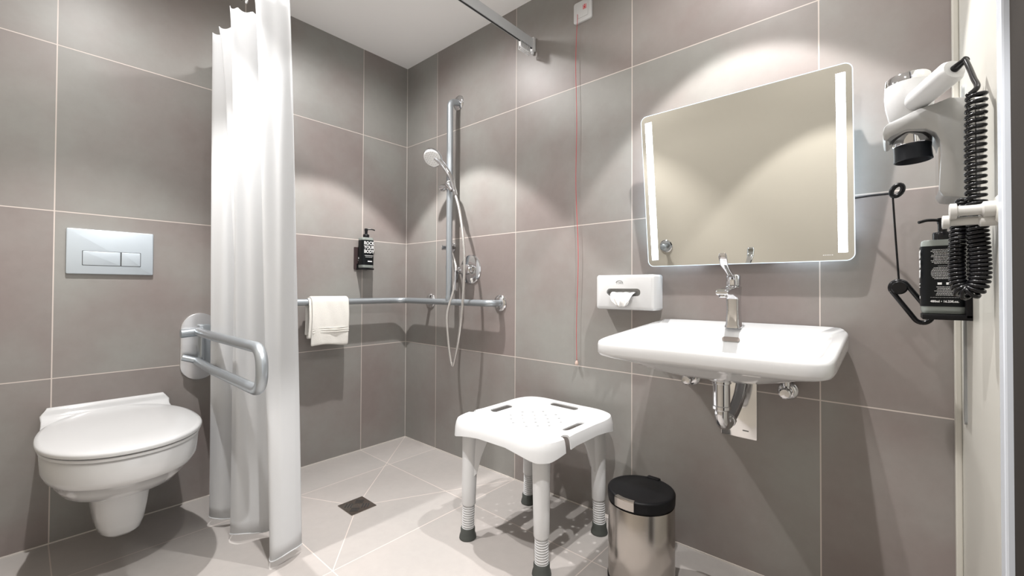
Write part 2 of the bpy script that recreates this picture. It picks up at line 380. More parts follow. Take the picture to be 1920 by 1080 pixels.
b = nb(); box(b, -.016, 0, -1.012, -.988, 2.02, 2.084); lathe(b, frame((-.008,-1.0,2.02), (0,0,-1), (1,0,0)), [(.007,-.002),(.007,.010),(.004,.013)], 16); link(b, 'end_bracket', PLAST, t, bevel=.0015)
b = nb(); tube(b, [(-1.02,-.43,2.078),(-1.02,-.43,H)], .005, 12); link(b, 'ceiling_hanger', SATIN, t)
gl = nb(); box(gl, -.0022, .0022, -.006, .006, -.022, 0); tube(gl, [Vector((0, .009*math.cos(a), -.030+.009*math.sin(a))) for a in [pi*2*k/14 for k in range(15)]], .0022, 6, False)
gm = None
xs = [-.036-.0105*k for k in range(7)]
for k, x in enumerate(xs):
    if gm is None:
        bmesh.ops.translate(gl, verts=gl.verts, vec=(x, -1.0, 2.032)); g0 = link(gl, 'glider', PLAST, t, bevel=0); gm = g0
    else:
        g = gm.copy(); COL.objects.link(g); g.parent = t; g.location = (x-xs[0], 0, 0)
for k in range(9):
    g = gm.copy(); COL.objects.link(g); g.parent = t; g.location = (-1.02-xs[0], .30+.035*k, 0)
    p = Vector(tp[min(len(tp)-1, 20+k*13)])

# ------------------------------------------------------------------ corner grab rail
def rosette(name, o, n, r, m, parent, h=.012):
    b = nb(); lathe(b, frame(o, n, (0,0,1) if abs(n[2]) < .5 else (1,0,0)), [(r,0),(r,.003),(r*.93,.007),(r*.6,h),(r*.3,h)], 40); return link(b, name, m, parent)
t = thing('corner_grab_rail', 'long satin grab rail around the shower corner with upright shower bar', 'grab rail', (-.07, -.07, .84))
ZR = .842
b = nb(); tube(b, fillet([(-.88,-.0,ZR),(-.88,-.070,ZR),(-.070,-.070,ZR),(-.070,-.794,ZR),(0,-.794,ZR)], .075, 12), .0165, 24); link(b, 'horizontal_tube', SATIN, t)
b = nb(); tube(b, fillet([(-.070,-.487,ZR+.004),(-.070,-.487,1.912),(-.0,-.478,1.930)], .06, 12), .0165, 24); link(b, 'upright_tube', SATIN, t)
b = nb(); tube(b, [(-.0,-.245,ZR),(-.07,-.245,ZR)], .011, 20); link(b, 'support_arm', SATIN, t)
for o_, n_ in (((0,-.794,ZR),(-1,0,0)), ((0,-.245,ZR),(-1,0,0)), ((0,-.478,1.930),(-1,0,0)), ((-.88,0,ZR),(0,-1,0))):
    rosette('wall_flange', o_, n_, .041, CHROME, t)
b = nb(); tube(b, [(-.070,-.487,ZR+.012),(-.070,-.487,ZR+.034)], .0185, 24); link(b, 'joint_collar', SATIN, t); b = nb(); tube(b, [(-.070,-.555,ZR),(-.070,-.562,ZR)], .0175, 24); link(b, 'joint_collar', SATIN, t)

# ------------------------------------------------------------------ shower fittings
t = thing('shower_holder', 'chrome sliding holder clamped on the upright shower bar', 'shower holder', (-.07,-.487,1.455))
b = nb(); lathe(b, Matrix.Translation((-.070,-.487,1.437)), [(.0185,0),(.024,.001),(.0245,.018),(.024,.034),(.0185,.036)], 32)
link(b, 'clamp_ring', CHROME, t)
b = nb(); lathe(b, frame((-.078,-.452,1.455), (.1,1,0)), [(.012,-.03),(.017,-.01),(.019,.0),(.019,.022),(.014,.026)], 28); link(b, 'knob', CHROME, t)
b = nb(); lathe(b, frame((-.092,-.520,1.450), (-.30,.55,.80), (1,0,0)), [(.014,-.026),(.018,-.024),(.021,.022),(.019,.026)], 28); link(b, 'cone', CHROME, t)
HN = Vector((-.70,-.30,-.66)).normalized()
HC = Vector((-.150,-.445,1.602))
t = thing('hand_shower', 'chrome hand shower with white spray face and hanging hose', 'hand shower', (-.10,-.53,1.44))
b = nb(); lathe(b, frame(HC, HN, (0,1,0)), [(.012,-.022),(.034,-.016),(.050,-.004),(.053,.003),(.052,.008),(.047,.009)], 44); link(b, 'head', CHROME, t)
b = nb(); lathe(b, frame(HC+HN*.0085, HN, (0,1,0)), [(.047,-.001),(.0475,.001),(.044,.003),(.001,.004)], 44)
link(b, 'spray_face', mat('spray_face_white', (.86,.86,.85), .4), t)
b = nb()
for rr_, cnt in ((.012, 6), (.024, 12), (.036, 18)):
    for k in range(cnt):
        fm = frame(HC+HN*.0115, HN, (0,1,0)); a = 2*pi*k/cnt
        lathe(b, fm @ Matrix.Translation((rr_*math.cos(a), rr_*math.sin(a), -.0005)), [(.0016,0),(.0014,.0016)], 8)
link(b, 'nozzles', GREYINK, t)
hp = catmull([HC-HN*.012+Vector((.006,-.018,-.010)), HC+Vector((.030,-.050,-.045)), (-.098,-.520,1.505), (-.090,-.545,1.430), (-.092,-.560,1.395)], 8)
b = nb(); tube(b, hp, [.014-.003*i/len(hp)+.006*math.exp(-i*.5) for i in range(len(hp))], 20); link(b, 'handle', CHROME, t)
hs = catmull([(-.092,-.560,1.395),(-.105,-.610,1.29),(-.115,-.655,1.08),(-.118,-.648,.84),(-.118,-.618,.65),(-.118,-.588,.545),(-.116,-.572,.522),(-.113,-.556,.545),(-.108,-.530,.64),(-.100,-.510,.78),(-.070,-.522,.90),(-.045,-.512,1.02),(-.040,-.470,1.115)], 14)
# ribbed metal hose
rad = [.0068+.0006*(i % 2) for i in range(len(hs))]
b = nb(); tube(b, hs, rad, 12); link(b, 'hose', HOSEM, t)
t = thing('hose_outlet', 'small round chrome wall outlet feeding the shower hose', 'wall outlet', (0,-.455,1.135))
rosette('rosette', (0,-.43,1.137), (-1,0,0), .030, CHROME, t, .010)
b = nb(); tube(b, fillet([(0,-.45,1.137),(-.040,-.460,1.137),(-.040,-.470,1.105)], .018, 6), .0105, 18); link(b, 'elbow', CHROME, t)
b = nb(); tube(b, [(-.016,-.43,1.137),(-.055,-.405,1.137)], [.012,.014], 20); link(b, 'knob', CHROME, t)
t = thing('shower_mixer', 'round chrome shower mixer with lever handle on the tiled wall', 'shower mixer', (0,-.58,1.015))
b = nb(); lathe(b, frame((0,-.580,1.015), (-1,0,0)), [(.078,0),(.078,.003),(.074,.008),(.055,.012),(.03,.013)], 48); link(b, 'escutcheon', CHROME, t)
b = nb(); lathe(b, frame((-.010,-.580,1.015), (-1,0,0)), [(.026,0),(.026,.042),(.024,.048),(.001,.050)], 32); link(b, 'body', CHROME, t)
b = nb(); lathe(b, frame((-.035,-.575,1.010), (-.35,.93,-.0)), [(.019,-.03),(.021,-.02),(.021,.03),(.018,.036)], 28); plate(b, frame((-.052,-.530,.955), (-.5,1,0)), .030, .11, .012, .010, 5, .003); link(b, 'lever', CHROME, t)

# ------------------------------------------------------------------ towel
t = thing('hand_towel', 'small white folded towel hanging over the horizontal grab rail', 'towel', (-.53,-.07,.86))
def towel_sheet(name, x0, x1, zf, zb, th, r0):
    b = nb(); prof = []
    for k in range(14): prof.append((-r0-.004*math.sin(k/13*pi), zf+(ZR-zf)*k/13))
    for k in range(1, 12): a = pi-pi*k/12; prof.append((r0*math.cos(a), ZR+r0*math.sin(a)))
    for k in range(14): prof.append((r0, ZR-(ZR-zb)*k/13))
    rows = []
    for j in range(17):
        f = j/16; x = x0+(x1-x0)*f
        rows.append([Vector((x+.006*(z-ZR)*math.sin(2+z*9)*2, -.07+yy+.0022*math.sin(f*7+z*14)+.0012*math.sin(f*19+z*31), z+ (.006*math.sin(f*5) if i in (0, len(prof)-1) else 0))) for i, (yy, z) in enumerate(prof)])
    loft(b, rows, False, False, False); o = link(b, name, TOWEL, t, sharp=180)
    s = o.modifiers.new('s', 'SOLIDIFY'); s.thickness = th; s.offset = 1
    s = o.modifiers.new('d', 'SUBSURF'); s.levels = 1; s.render_levels = 1
    return o
towel_sheet('outer_fold', -.620, -.425, .622, .655, .007, .0225)
towel_sheet('inner_fold', -.632, -.435, .66, .675, .004, .0175)
b = nb()
for dz in (0, .011, .022):
    tube(b, [(-.618+.19*k/8, -.1048+.0012*math.sin(k), .690+dz+.001*math.sin(k*.9)) for k in range(9)], .0016, 6)
link(b, 'woven_stripe', TOWEL, t)

# ------------------------------------------------------------------ pump bottles and their holders
def pump_bottle(name, label, o, n, side, spout, big):
    """o: centre of the base; n: the way the front faces; side: direction of the shown side label"""
    fm = frame(o, n); w, dpt, h = .066, .076, .168
    if not big: w, dpt = .070, .058
    t = thing(name, label, 'soap dispenser', o, 'black pump bottles')
    q = lambda x, y, z: fm @ Vector((x, z, y))   # x across, y towards front, z up
    b = nb()
    def rg(z, k, r=.014): return [q(x*k, y*k, z) for x, y in rrect(w, dpt, r, 6)]
    loft(b, [rg(0,.94), rg(.003,.985), rg(.008,1), rg(h-.008,1), rg(h-.002,.97), rg(h,.90), rg(h+.001,.5)]); link(b, 'bottle', BOTTLE, t)
    b = nb()
    for s, e in ((.0006, 1),):
        hw = w/2+s; hd = dpt/2+s
        o_ = rrect(2*hw, 2*hd, .0145, 6)
        loft(b, [[q(x, y, z) for x, y in o_] for z in (.016, h-.014)], False, False)
    link(b, 'label_wrap', LABEL, t)
    b = nb(); lathe(b, Matrix.Translation(q(0,0,h)), [(.017,0),(.0175,.016),(.016,.019),(.008,.020),(.008,.038),(.001,.038)], 28); link(b, 'collar', BLACK, t)
    b = nb(); lathe(b, Matrix.Translation(q(0,0,h+.038)), [(.0085,0),(.0095,.004),(.009,.014),(.001,.015)], 24)
    d = Vector(spout).normalized(); p0 = Vector(q(0,0,h+.047))
    tube(b, catmull([p0, p0+d*.028+Vector((0,0,.002)), p0+d*.047+Vector((0,0,-.002))], 6), .0034, 12); link(b, 'pump_head', BLACK, t)
    ff = fm @ Matrix.Translation((0, 0, dpt/2+.0009))
    for s_, z, sz in (('ROCK', .136, .0205), ('YOUR', .113, .0205), ('BODY', .090, .0205)):
        text_mesh(s_, sz*1.25, ff @ Matrix.Translation((.002, z, 0)), 'front_lettering', WHITEINK, t, .0006, .0001, .86)
    b = nb(); box(b, -.024, .026, .0665, .0685, 0, .0002, None); box(b, -.020, .022, .059, .0605, 0, .0002); box(b, -.006, .020, .033, .039, 0, .0002)
    bmesh.ops.transform(b, matrix=ff, verts=b.verts); link(b, 'front_print', WHITEINK, t, smooth=False)
    sf = frame(Vector(fm @ Vector((0,0,0)))+Vector(side).normalized()*(w/2+.0009), side)
    b = nb(); rnd = random.Random(3)
    def line(z, hw, th=.0009):
        x = -hw
        while x < hw:
            l = rnd.uniform(.0012, .0045); box(b, x, min(x+l, hw), z, z+th, 0, .0002); x += l+.0007
    if big:
        for k in range(11): line(.1445-k*.0031, .019+.003*math.sin(k*1.7))
        line(.1075, .010, .0005)
        for k in range(9): line(.1035-k*.0031, (.017, .019, .0205, .0215, .0215, .0215, .0205, .019, .016)[k])
        box(b, -.011, -.004, .0655, .0705, 0, .0002); box(b, .003, .010, .0655, .0705, 0, .0002)
        for k in range(7): line(.0600-k*.0031, (.013, .011, .012, .016, .012, .013, .014)[k])
        line(.0365, .023, .0004)
        bmesh.ops.transform(b, matrix=sf, verts=b.verts); link(b, 'small_print', WHITEINK, t, smooth=False)
        text_mesh('480ml • 16.23fl.oz.', .0068, sf @ Matrix.Translation((0, .0275, 0)), 'volume_lettering', WHITEINK, t, .0002, .0001, .9)
    else:
        box(b, -.018, -.010, .050, .058, 0, .0002); box(b, -.020, -.016, .040, .043, 0, .0002)
        bmesh.ops.transform(b, matrix=sf, verts=b.verts); link(b, 'small_print', WHITEINK, t, smooth=False)
    return t
pump_bottle('soap_dispenser', 'black soap pump bottle on the tiled wall inside the shower', (-.300,-.046,1.026), (0,-1,0), (-1,0,0), (1,-.5,0), False)
t = thing('bottle_bracket', 'small black wall holder behind the pump bottle in the shower', 'bottle holder', (-.30,0,1.02), 'black bottle holders')
b = nb(); plate(b, frame((-.312, 0, 1.080), (0,-1,0)), .072, .125, .004, .006); link(b, 'back_plate', mat('dark_red_brown', (.045,.03,.03), .4), t)
b = nb(); box(b, -.334, -.266, -.074, 0, 1.016, 1.024); box(b, -.334, -.266, -.010, -.004, 1.016, 1.05); link(b, 'shelf', BLACK, t, bevel=.001)
pump_bottle('soap_dispenser', 'large black soap pump bottle beside the washbasin with small white print', (-.166,-2.343,.862), (0,1,0), (-1,0,0), (-.55,1,-.05), True)
t = thing('bottle_bracket', 'black wall holder under the pump bottle beside the washbasin', 'bottle holder', (-.166,-2.385,.85), 'black bottle holders')
b = nb(); box(b, -.222, -.128, -2.385, -2.379+.004, .854, .905); link(b, 'back_plate', BLACKM, t, bevel=.001)
b = nb(); box(b, -.222, -.128, -2.385, -2.306, .849, .8605); link(b, 'shelf', BLACKM, t, bevel=.001)

# ------------------------------------------------------------------ drain
t = thing('floor_drain', 'square steel drain grate in the shower floor', 'floor drain', (-.63,-.565,0))
b = nb(); plate(b, frame((-.63,-.565,0), (0,0,1), (0,1,0)), .112, .118, .003, .002); o = link(b, 'frame', STEEL, t)
b = nb()
for qx, qy, a in ((-1,1,0),(1,1,90),(-1,-1,90),(1,-1,0)):
    for k in (-1,0,1):
        m_ = Matrix.Translation((-.63+qx*.024, -.565+qy*.024, .0021)) @ Matrix.Rotation(math.radians(a+45), 4, 'Z') @ Matrix.Translation((0, k*.011, 0))
        plate(b, m_, .034, .0052, .0025, .0004)
link(b, 'slot', DARK, t)

# ------------------------------------------------------------------ alarm pull cord
t = thing('alarm_pull_switch', 'white emergency call plate with thin red cord high on the right wall', 'alarm switch', (0,-1.27,2.10))
b = nb(); plate(b, frame((0,-1.27,2.100), (-1,0,0)), .088, .090, .010, .009, 6, .003); link(b, 'cover_plate', PLAST, t)
b = nb(); plate(b, frame((-.009,-1.27,2.100), (-1,0,0)), .056, .056, .004, .002, 5, .0006); link(b, 'inner_panel', PLAST, t)
fm = frame((-.0112,-1.283,2.112), (-1,0,0))
b = nb()
lathe(b, fm @ Matrix.Translation((0,.007,0)), [(.0030,0),(.0030,.0003)], 16)
box(b, -.0035, .0035, -.007, .003, 0, .0003, fm); box(b, -.008, -.0055, -.008, .009, 0, .0003, fm); box(b, .0055, .008, -.008, .009, 0, .0003, fm); box(b, -.008, .008, -.0105, -.0085, 0, .0003, fm)
link(b, 'alarm_symbol', RED, t, smooth=False)
b = nb(); pth = [(-.013,-1.249,2.090),(-.014,-1.249,2.06)]
for k in range(1, 30):
    z = 2.06-k*.05; w = .0035*math.sin(k*.55) + .005*math.sin(k*.21)
    pth.append((-.012, -1.247+w, z))
tube(b, catmull(pth, 3), .0011, 6); link(b, 'pull_cord', REDCORD, t)
b = nb(); lathe(b, Matrix.Translation((-.012, pth[-1][1], .590)), [(.001,.020),(.005,.018),(.0075,.010),(.0075,.004),(.005,0)], 16); link(b, 'cord_bead', mat('pale_bead', (.55,.42,.36), .5), t)

# ------------------------------------------------------------------ mirror
Mc = Vector((-.066,-1.8765,1.2655)); un = Vector((-.068,0,.534)).normalized(); nn = Vector((0,-1,0)).cross(un); nn = nn if nn.x < 0 else -nn
MF = frame(Mc, nn, un)
t = thing('lit_mirror', 'large tilted wall mirror with two glowing light strips above the washbasin', 'mirror', (0,-1.8765,.998))
b = nb(); plate(b, MF @ Matrix.Translation((0,0,-.005)), .602, .5385, .020, .005, 8); link(b, 'glass', MIRROR, t, smooth=False)
b = nb()
o1, o2 = rrect(.604,.5405,.021,8), rrect(.5995,.536,.019,8)
loft(b, [[MF @ Vector((x, y, -.004)) for x, y in o1], [MF @ Vector((x, y, .0006)) for x, y in o1], [MF @ Vector((x, y, .0006)) for x, y in o2], [MF @ Vector((x, y, -.004)) for x, y in o2]], False, False)
link(b, 'glass_rim', RIM, t, smooth=False)
for s in (-1, 1):
    b = nb(); plate(b, MF @ Matrix.Translation((s*.2745, 0, .0003)), .0215 if s > 0 else .0235, .492, .0005, .0006, 2); link(b, 'light_strip', STRIP, t, smooth=False)
b = nb(); box(b, -.27, .27, -.235, .235, -.034, -.006, MF); link(b, 'housing', PLASTG, t, bevel=.002)
for s in (-1, 1):
    b = nb(); box(b, s*.272-.0015, s*.272+.0015, -.20, .20, -.028, -.010, MF); link(b, 'back_light', BACKLED, t, smooth=False)
b = nb(); box(b, -.26, .26, -.2385, -.2365, -.028, -.012, MF); link(b, 'back_light', BACKLED, t, smooth=False)
b = nb(); box(b, -.0275, 0, -1.99, -1.76, 1.02, 1.06); link(b, 'wall_mount', SATIN, t, bevel=.002); b = nb(); box(b, -.055, 0, -1.98, -1.77, 1.40, 1.44); link(b, 'wall_mount', SATIN, t, bevel=.002)
b = nb()
for k in range(6): box(b, .228+k*.0042, .2305+k*.0042, -.2535, -.2510, .0003, .0006, MF)
link(b, 'small_mark', WHITEINK, t, smooth=False)
t = thing('mirror_tilt_handle', 'black rod and loop pull hanging right of the mirror', 'pull handle', (-.1,-2.26,.84))
b = nb(); tube(b, [(-.020,-2.10,1.178),(-.028,-2.150,1.172),(-.070,-2.215,1.168),(-.10,-2.252,1.163)], .0028, 10); link(b, 'rod', BLACK, t)
b = nb(); tube(b, [Vector((-.100,-2.2655,1.169))+Vector((0,-.0095*math.cos(a)-.006*math.sin(a), .014*math.sin(a)-.003*math.cos(a))) for a in [2*pi*k/20 for k in range(21)]], .0055, 12, False); link(b, 'eyelet', BLACK, t)
b = nb(); tube(b, [(-.100,-2.257,1.158),(-.100,-2.262,1.05),(-.100,-2.268,.935)], .0022, 8); link(b, 'cord', BLACK, t)
LA, LB = Vector((-.10,-2.268,.921)), Vector((-.10,-2.311,.851)); dr = (LB-LA).normalized(); sd = Vector((0, -dr.z, dr.y)); rr0 = .0165
lp = [LA+sd*rr0*math.cos(a)-dr*rr0*math.sin(a) for a in [pi*k/12 for k in range(13)]] + [LB-sd*rr0*math.cos(a)+dr*rr0*math.sin(a) for a in [pi*k/12 for k in range(13)]]
lp.append(lp[0])
b = nb(); tube(b, lp, .0058, 14, False); lathe(b, frame(LA+Vector((-.0,0,0)), (-1,0,0)), [(.015,-.008),(.017,-.005),(.017,.005),(.014,.008)], 24); link(b, 'loop_grip', BLACK, t)

# ------------------------------------------------------------------ tissue dispenser
t = thing('tissue_dispenser', 'white wall tissue box with a paper tissue hanging from its slot', 'tissue dispenser', (0,-1.496,.835))
fm = frame((0,-1.496,.902), (-1,0,0))
b = nb(); plate(b, fm, .238, .132, .009, .074, 6, .010)
ts = link(b, 'case', PLAST, t)
cb = nb(); plate(cb, fm @ Matrix.Translation((-.003,.000,.044)), .138, .028, .0138, .06, 8)
boolean(ts, [cb])
b = nb(); box(b, -.08, .08, -.020, .020, .050, .0545, fm); link(b, 'slot_floor', mat('slot_grey', (.35,.35,.34), .6), t, smooth=False)
b = nb(); rows = []
for i in range(19):
    f = i/18; row = []
    for j in range(11):
        g = j/10; hw = .049*(1-.52*g**1.5)
        x = -.006+(f-.5)*2*hw; yy = .003 - g*.052 - .006*(1-(2*f-1)**2)*g
        z = .071+.012*math.sin(g*pi*.8)+.005*math.sin(f*13+g*3)*(.4+g*.6)+.003*math.sin(f*23-g*7)
        if g < .15: z -= (.15-g)*.12
        row.append(fm @ Vector((x, yy, z+.004)))
    rows.append(row)
loft(b, rows, False, False, False); o = link(b, 'tissue', TISSUE, t, sharp=60); s = o.modifiers.new('s', 'SOLIDIFY'); s.thickness = .0012; s.offset = 0
lg = fm @ Matrix.Translation((-.018,.037,.0741))
text_mesh('TORK', .0115, lg @ Matrix.Translation((.001,-.002,0)), 'logo_lettering', GREYINK, t, .0002, .0001)
b = nb(); tube(b, [lg @ Vector((.0145*math.cos(a), -.002+.010*math.sin(a), .0002)) for a in [pi*(.06+.88*k/14) for k in range(15)]], .0007, 6); link(b, 'logo_arc', GREYINK, t)

# ------------------------------------------------------------------ washbasin
YS = -1.8875
t = thing('washbasin', 'white rectangular wall-hung ceramic washbasin under the mirror', 'washbasin', (0,YS,.66))
def topz(x): return .034*(1-min(abs(x), .48)/.48)
def sring(x0, x1, hy, z, p=7, sl=1.0, n=96):
    out = []
    for v in sell((x0+x1)/2, YS, abs(x1-x0)/2, hy, z, p, n):
        zz = v.z+topz(v.x)*sl
        if sl >= 1 and v.x > -.030: zz += .004*min(1, (v.x+.030)/.008)
        out.append(Vector((v.x, v.y, zz)))
    return out
b = nb()
loft(b, [sring(-.30,-.18,.06,.668,3,0), sring(-.36,-.12,.13,.674,3.5,0), sring(-.42,-.05,.18,.692,4.5,0), sring(-.445,-.001,.225,.708,6,.0), sring(-.480,-.001,.262,.719,8,.2), sring(-0.503,-.0005,.2745,.728,10,.6), sring(-0.507,-.0005,.278,.736,10,.8),
         sring(-0.507,-.0005,.278,.758,10,1), sring(-0.504,-.0005,.2765,.7655,10,1), sring(-0.498,-.002,.272,.7685,10,1), sring(-0.480,-.085,.252,.7665,7,1), sring(-0.474,-.098,.247,.763,7,1),
         sring(-0.465,-.112,.238,.752,6.5,.9), sring(-0.443,-.128,.217,.728,6,.7), sring(-.39,-.142,.19,.708,5,.4), sring(-.34,-.17,.13,.697,3.5,.0), sring(-.28,-.22,.03,.694,2,0)])
link(b, 'basin', CERAMIC, t, sharp=50)
b = nb(); lathe(b, Matrix.Translation((-.25,YS,0)), [(.036,.674),(.037,.662),(.034,.656),(.030,.655)], 32); link(b, 'outlet_boss', CERAMIC, t)
b = nb(); fo = frame((-.1215,YS+.008,.7600), (-.86,0,.50)); plate(b, fo, .050, .0150, .0072, .0024, 6); ov = link(b, 'overflow_slot', mat('overflow_shade', (.20,.17,.15), .5), t)
b = nb(); lathe(b, Matrix.Translation((-.25,YS,.6945)), [(.024,0),(.024,.002),(.020,.004),(.001,.005)], 28); link(b, 'drain_plug', CHROME, t)

# ------------------------------------------------------------------ tap
t = thing('basin_mixer_tap', 'chrome single-lever mixer tap standing on the washbasin rim', 'tap', (-.09,YS+.008,.795))
TXx, TY = -.088, YS+.008; z0 = .7945
def trg(z, hx, hy, cx=0, p=4.5): return sell(TXx+cx, TY, hx, hy, z, p, 40)
b = nb(); loft(b, [trg(z0,.0235,.0235), trg(z0+.006,.0235,.0235), trg(z0+.010,.0215,.021), trg(z0+.06,.0205,.0185), trg(z0+.100,.0215,.0195,-.002), trg(z0+.128,.0225,.0215,-.004), trg(z0+.131,.020,.019,-.004)]); link(b, 'body', CHROME, t)
b = nb()
def sp(x, zt, zb, hw): return [Vector((x, TY+a*hw, z)) for a, z in ((-.85,zb),(.85,zb),(1,zb+.003),(1,zt-.003),(.85,zt),(-.85,zt),(-1,zt-.003),(-1,zb+.003))]
loft(b, [sp(TXx-.002,z0+.128,z0+.082,.0195), sp(TXx-.03,z0+.128,z0+.094,.0195), sp(TXx-.075,z0+.124,z0+.104,.0185), sp(TXx-.125,z0+.119,z0+.103,.0175), sp(TXx-.132,z0+.114,z0+.106,.0165)])
link(b, 'spout', CHROME, t, sharp=40, bevel=.0015)
b = nb(); lathe(b, Matrix.Translation((TXx-.118, TY, z0+.096)), [(.011,0),(.012,.002),(.012,.01)], 24); link(b, 'aerator', CHROME, t)
b = nb(); lathe(b, Matrix.Translation((TXx-.004, TY, z0+.131)), [(.018,0),(.0205,.003),(.0205,.030),(.018,.035),(.001,.036)], 32); cap = link(b, 'cartridge_cap', CHROME, t)
b = nb()
def lv(c, u, hw, th):
    c = Vector(c); u = Vector(u).normalized(); s = Vector((0,1,0)); return [c+s*a*hw+u*d*th for a, d in ((-1,-.6),(-.7,-1),(.7,-1),(1,-.6),(1,.6),(.7,1),(-.7,1),(-1,.6))]
x_, z_ = TXx-.010, z0+.155
loft(b, [lv((x_+.008,TY,z_-.012),(1,0,1),.010,.006), lv((x_-.030,TY,z_+.012),(.5,0,1),.0085,.0045), lv((x_-.075,TY,z_+.030),(.45,0,1),.009,.0042), lv((x_-.095,TY,z_+.040),(.8,0,.8),.0105,.0042), lv((x_-.108,TY,z_+.062),(1,0,.3),.0115,.0042), lv((x_-.110,TY,z_+.072),(1,0,.1),.009,.003)])
link(b, 'lever', CHROME, t, sharp=40, bevel=.001)

# ------------------------------------------------------------------ trap, plate, valves
t = thing('siphon_trap', 'chrome siphon with curved waste pipe under the washbasin', 'siphon', (-.25,YS,.53))
b = nb(); lathe(b, Matrix.Translation((-.25,YS,0)), [(.0255,.655),(.0255,.648),(.0225,.646),(.0225,.585),(.0245,.583),(.0245,.575),(.019,.572),(.018,.568)], 32); link(b, 'cup', CHROME, t)
pp = catmull([(-.25,YS,.574),(-.250,YS,.556),(-.240,YS-.001,.535),(-.218,YS-.003,.527),(-.196,YS-.006,.536)], 8)
b = nb(); tube(b, pp, .0185, 24); link(b, 'elbow', CHROME, t)
pp = catmull([(-.205,YS-.005,.531),(-.165,YS-.010,.551),(-.120,YS-.014,.585),(-.092,YS-.016,.628),(-.084,YS-.016,.662)], 8)
b = nb(); tube(b, pp, .0165, 24); link(b, 'waste_pipe', DCHROME, t)
b = nb(); lathe(b, frame((-.200,YS-.006,.534), (.75,-.08,.35)), [(.019,-.006),(.0205,-.004),(.0205,.004),(.019,.006)], 24); link(b, 'pipe_nut', CHROME, t); b = nb(); tube(b, fillet([(-.084,YS-.016,.655),(-.084,YS-.016,.667),(-.003,YS-.016,.667)], .03, 8)[1:], .0145, 20); link(b, 'wall_pipe', CHROME, t)
t = thing('access_plate', 'polished rectangular cover plate on the wall behind the siphon', 'cover plate', (0,-1.8725,.43))
b = nb(); plate(b, frame((0,-1.8725,.545), (-1,0,0)), .108, .235, .004, .005, 5, .0015); link(b, 'cover', mat('polished_plate', (.82,.81,.80), .10, .85), t)
b = nb(); box(b, .012, .030, -.094, -.090, .005, .0053, frame((0,-1.8725,.545), (-1,0,0))); link(b, 'stamp', GREYINK, t, smooth=False)
for (y, lab, s) in ((-1.722, 'chrome angle valve below the washbasin, left of the siphon', 1), (-2.012, 'chrome angle valve below the washbasin, right of the siphon', -1)):
    t = thing('angle_valve', lab, 'valve', (0, y, .60), 'chrome angle valves under the washbasin')
    b = nb(); lathe(b, frame((0,y,.603), (-1,0,0)), [(.028,0),(.028,.004),(.022,.012),(.016,.014)], 32); link(b, 'rosette', CHROME, t)
    b = nb(); lathe(b, frame((-.012,y,.603), (-1,0,0)), [(.013,0),(.013,.026),(.011,.028),(.011,.036)], 24); lathe(b, Matrix.Translation((-.028,y,.603)), [(.010,0),(.010,.018),(.0115,.019),(.0115,.032),(.009,.033)], 20); link(b, 'body', CHROME, t)
    b = nb(); lathe(b, frame((-.046,y,.603), (-1,0,0)), [(.013,0),(.0165,.003),(.0165,.016),(.013,.019),(.001,.020)], 10); link(b, 'knob', CHROME, t, sharp=25)
    b = nb(); tube(b, catmull([(-.028,y,.634),(-.032,y+s*.006,.66),(-.055,YS+(y-YS)*.80,.70)], 8), .0048, 10); link(b, 'supply_hose', DCHROME, t)

# ------------------------------------------------------------------ shower stool
SX, SY = -.297, -1.250
t = thing('shower_stool', 'white plastic shower stool with four adjustable legs', 'stool', (SX, SY, 0))
def seat_ring(k, z, inset=0, sag=0, n=96, skirt=0):
    out = []
    for i in range(n):
        a = 2*pi*(i+.5)/n; c, s = math.cos(a), math.sin(a); p = 5.2
        hx, hy = .245-inset, .228-inset
        x = hx*math.copysign(abs(c)**(2/p), c); y = hy*math.copysign(abs(s)**(2/p), s)
        # sides bow inwards between the corners
        wx = math.exp(-(y/.085)**2); wy = math.exp(-(x/.085)**2)
        if abs(x) > abs(y)*hx/hy*.8: x *= 1-.085*wx*(1 if x < 0 else .35)
        if abs(y) > abs(x)*hy/hx*.8: y *= 1-.05*wy
        zz = z
        if skirt: # the skirt is cut higher between the legs
            e = 1-min(1, (abs(x)/hx)**4*(abs(y)/hy)**4*3.2); zz += skirt*e
        out.append(Vector((SX+x*k, SY+y*k, zz-sag)))
    return out
b = nb()
th = .0045
loft(b, [seat_ring(.12,.428), seat_ring(.35,.4285), seat_ring(.62,.431), seat_ring(.80,.437), seat_ring(.90,.441), seat_ring(.955,.4415), seat_ring(.985,.4375), seat_ring(1.0,.428), seat_ring(1.012,.410,skirt=.004), seat_ring(1.018,.380,skirt=.020),
         seat_ring(1.018,.380,th,skirt=.020), seat_ring(1.010,.410,th,skirt=.004), seat_ring(1.0,.425,th), seat_ring(.975,.4335,th), seat_ring(.90,.436,th), seat_ring(.80,.4320,th), seat_ring(.62,.426), seat_ring(.35,.4235), seat_ring(.12,.423)])
seat = link(b, 'seat', PLAST, t, sharp=50)
cuts = []
for cx, cy, w, d in ((0,.170,.115,.030), (0,-.170,.115,.030), (.190,0,.030,.130)):
    cb = nb(); plate(cb, Matrix.Translation((SX+cx, SY+cy, .35)), w, d, min(w, d)*.48, .2, 6); cuts.append(cb)
for sx, sy in ((-1,-1), (-1,1)):   # the notches near two corners
    cb = nb(); plate(cb, Matrix.Translation((SX+sx*.118, SY+sy*.236, .35)), .030, .066, .010, .2, 6); cuts.append(cb)
cb = nb()
for i in range(-3, 4):
    for j in range(-3, 4):
        if (i+j) % 2 or abs(i)+abs(j) > 5: continue
        lathe(cb, Matrix.Translation((SX+i*.031+.004*math.sin(j*3), SY+j*.031+.004*math.sin(i*5), .40)), [(.0056,0),(.0056,.06)], 10)
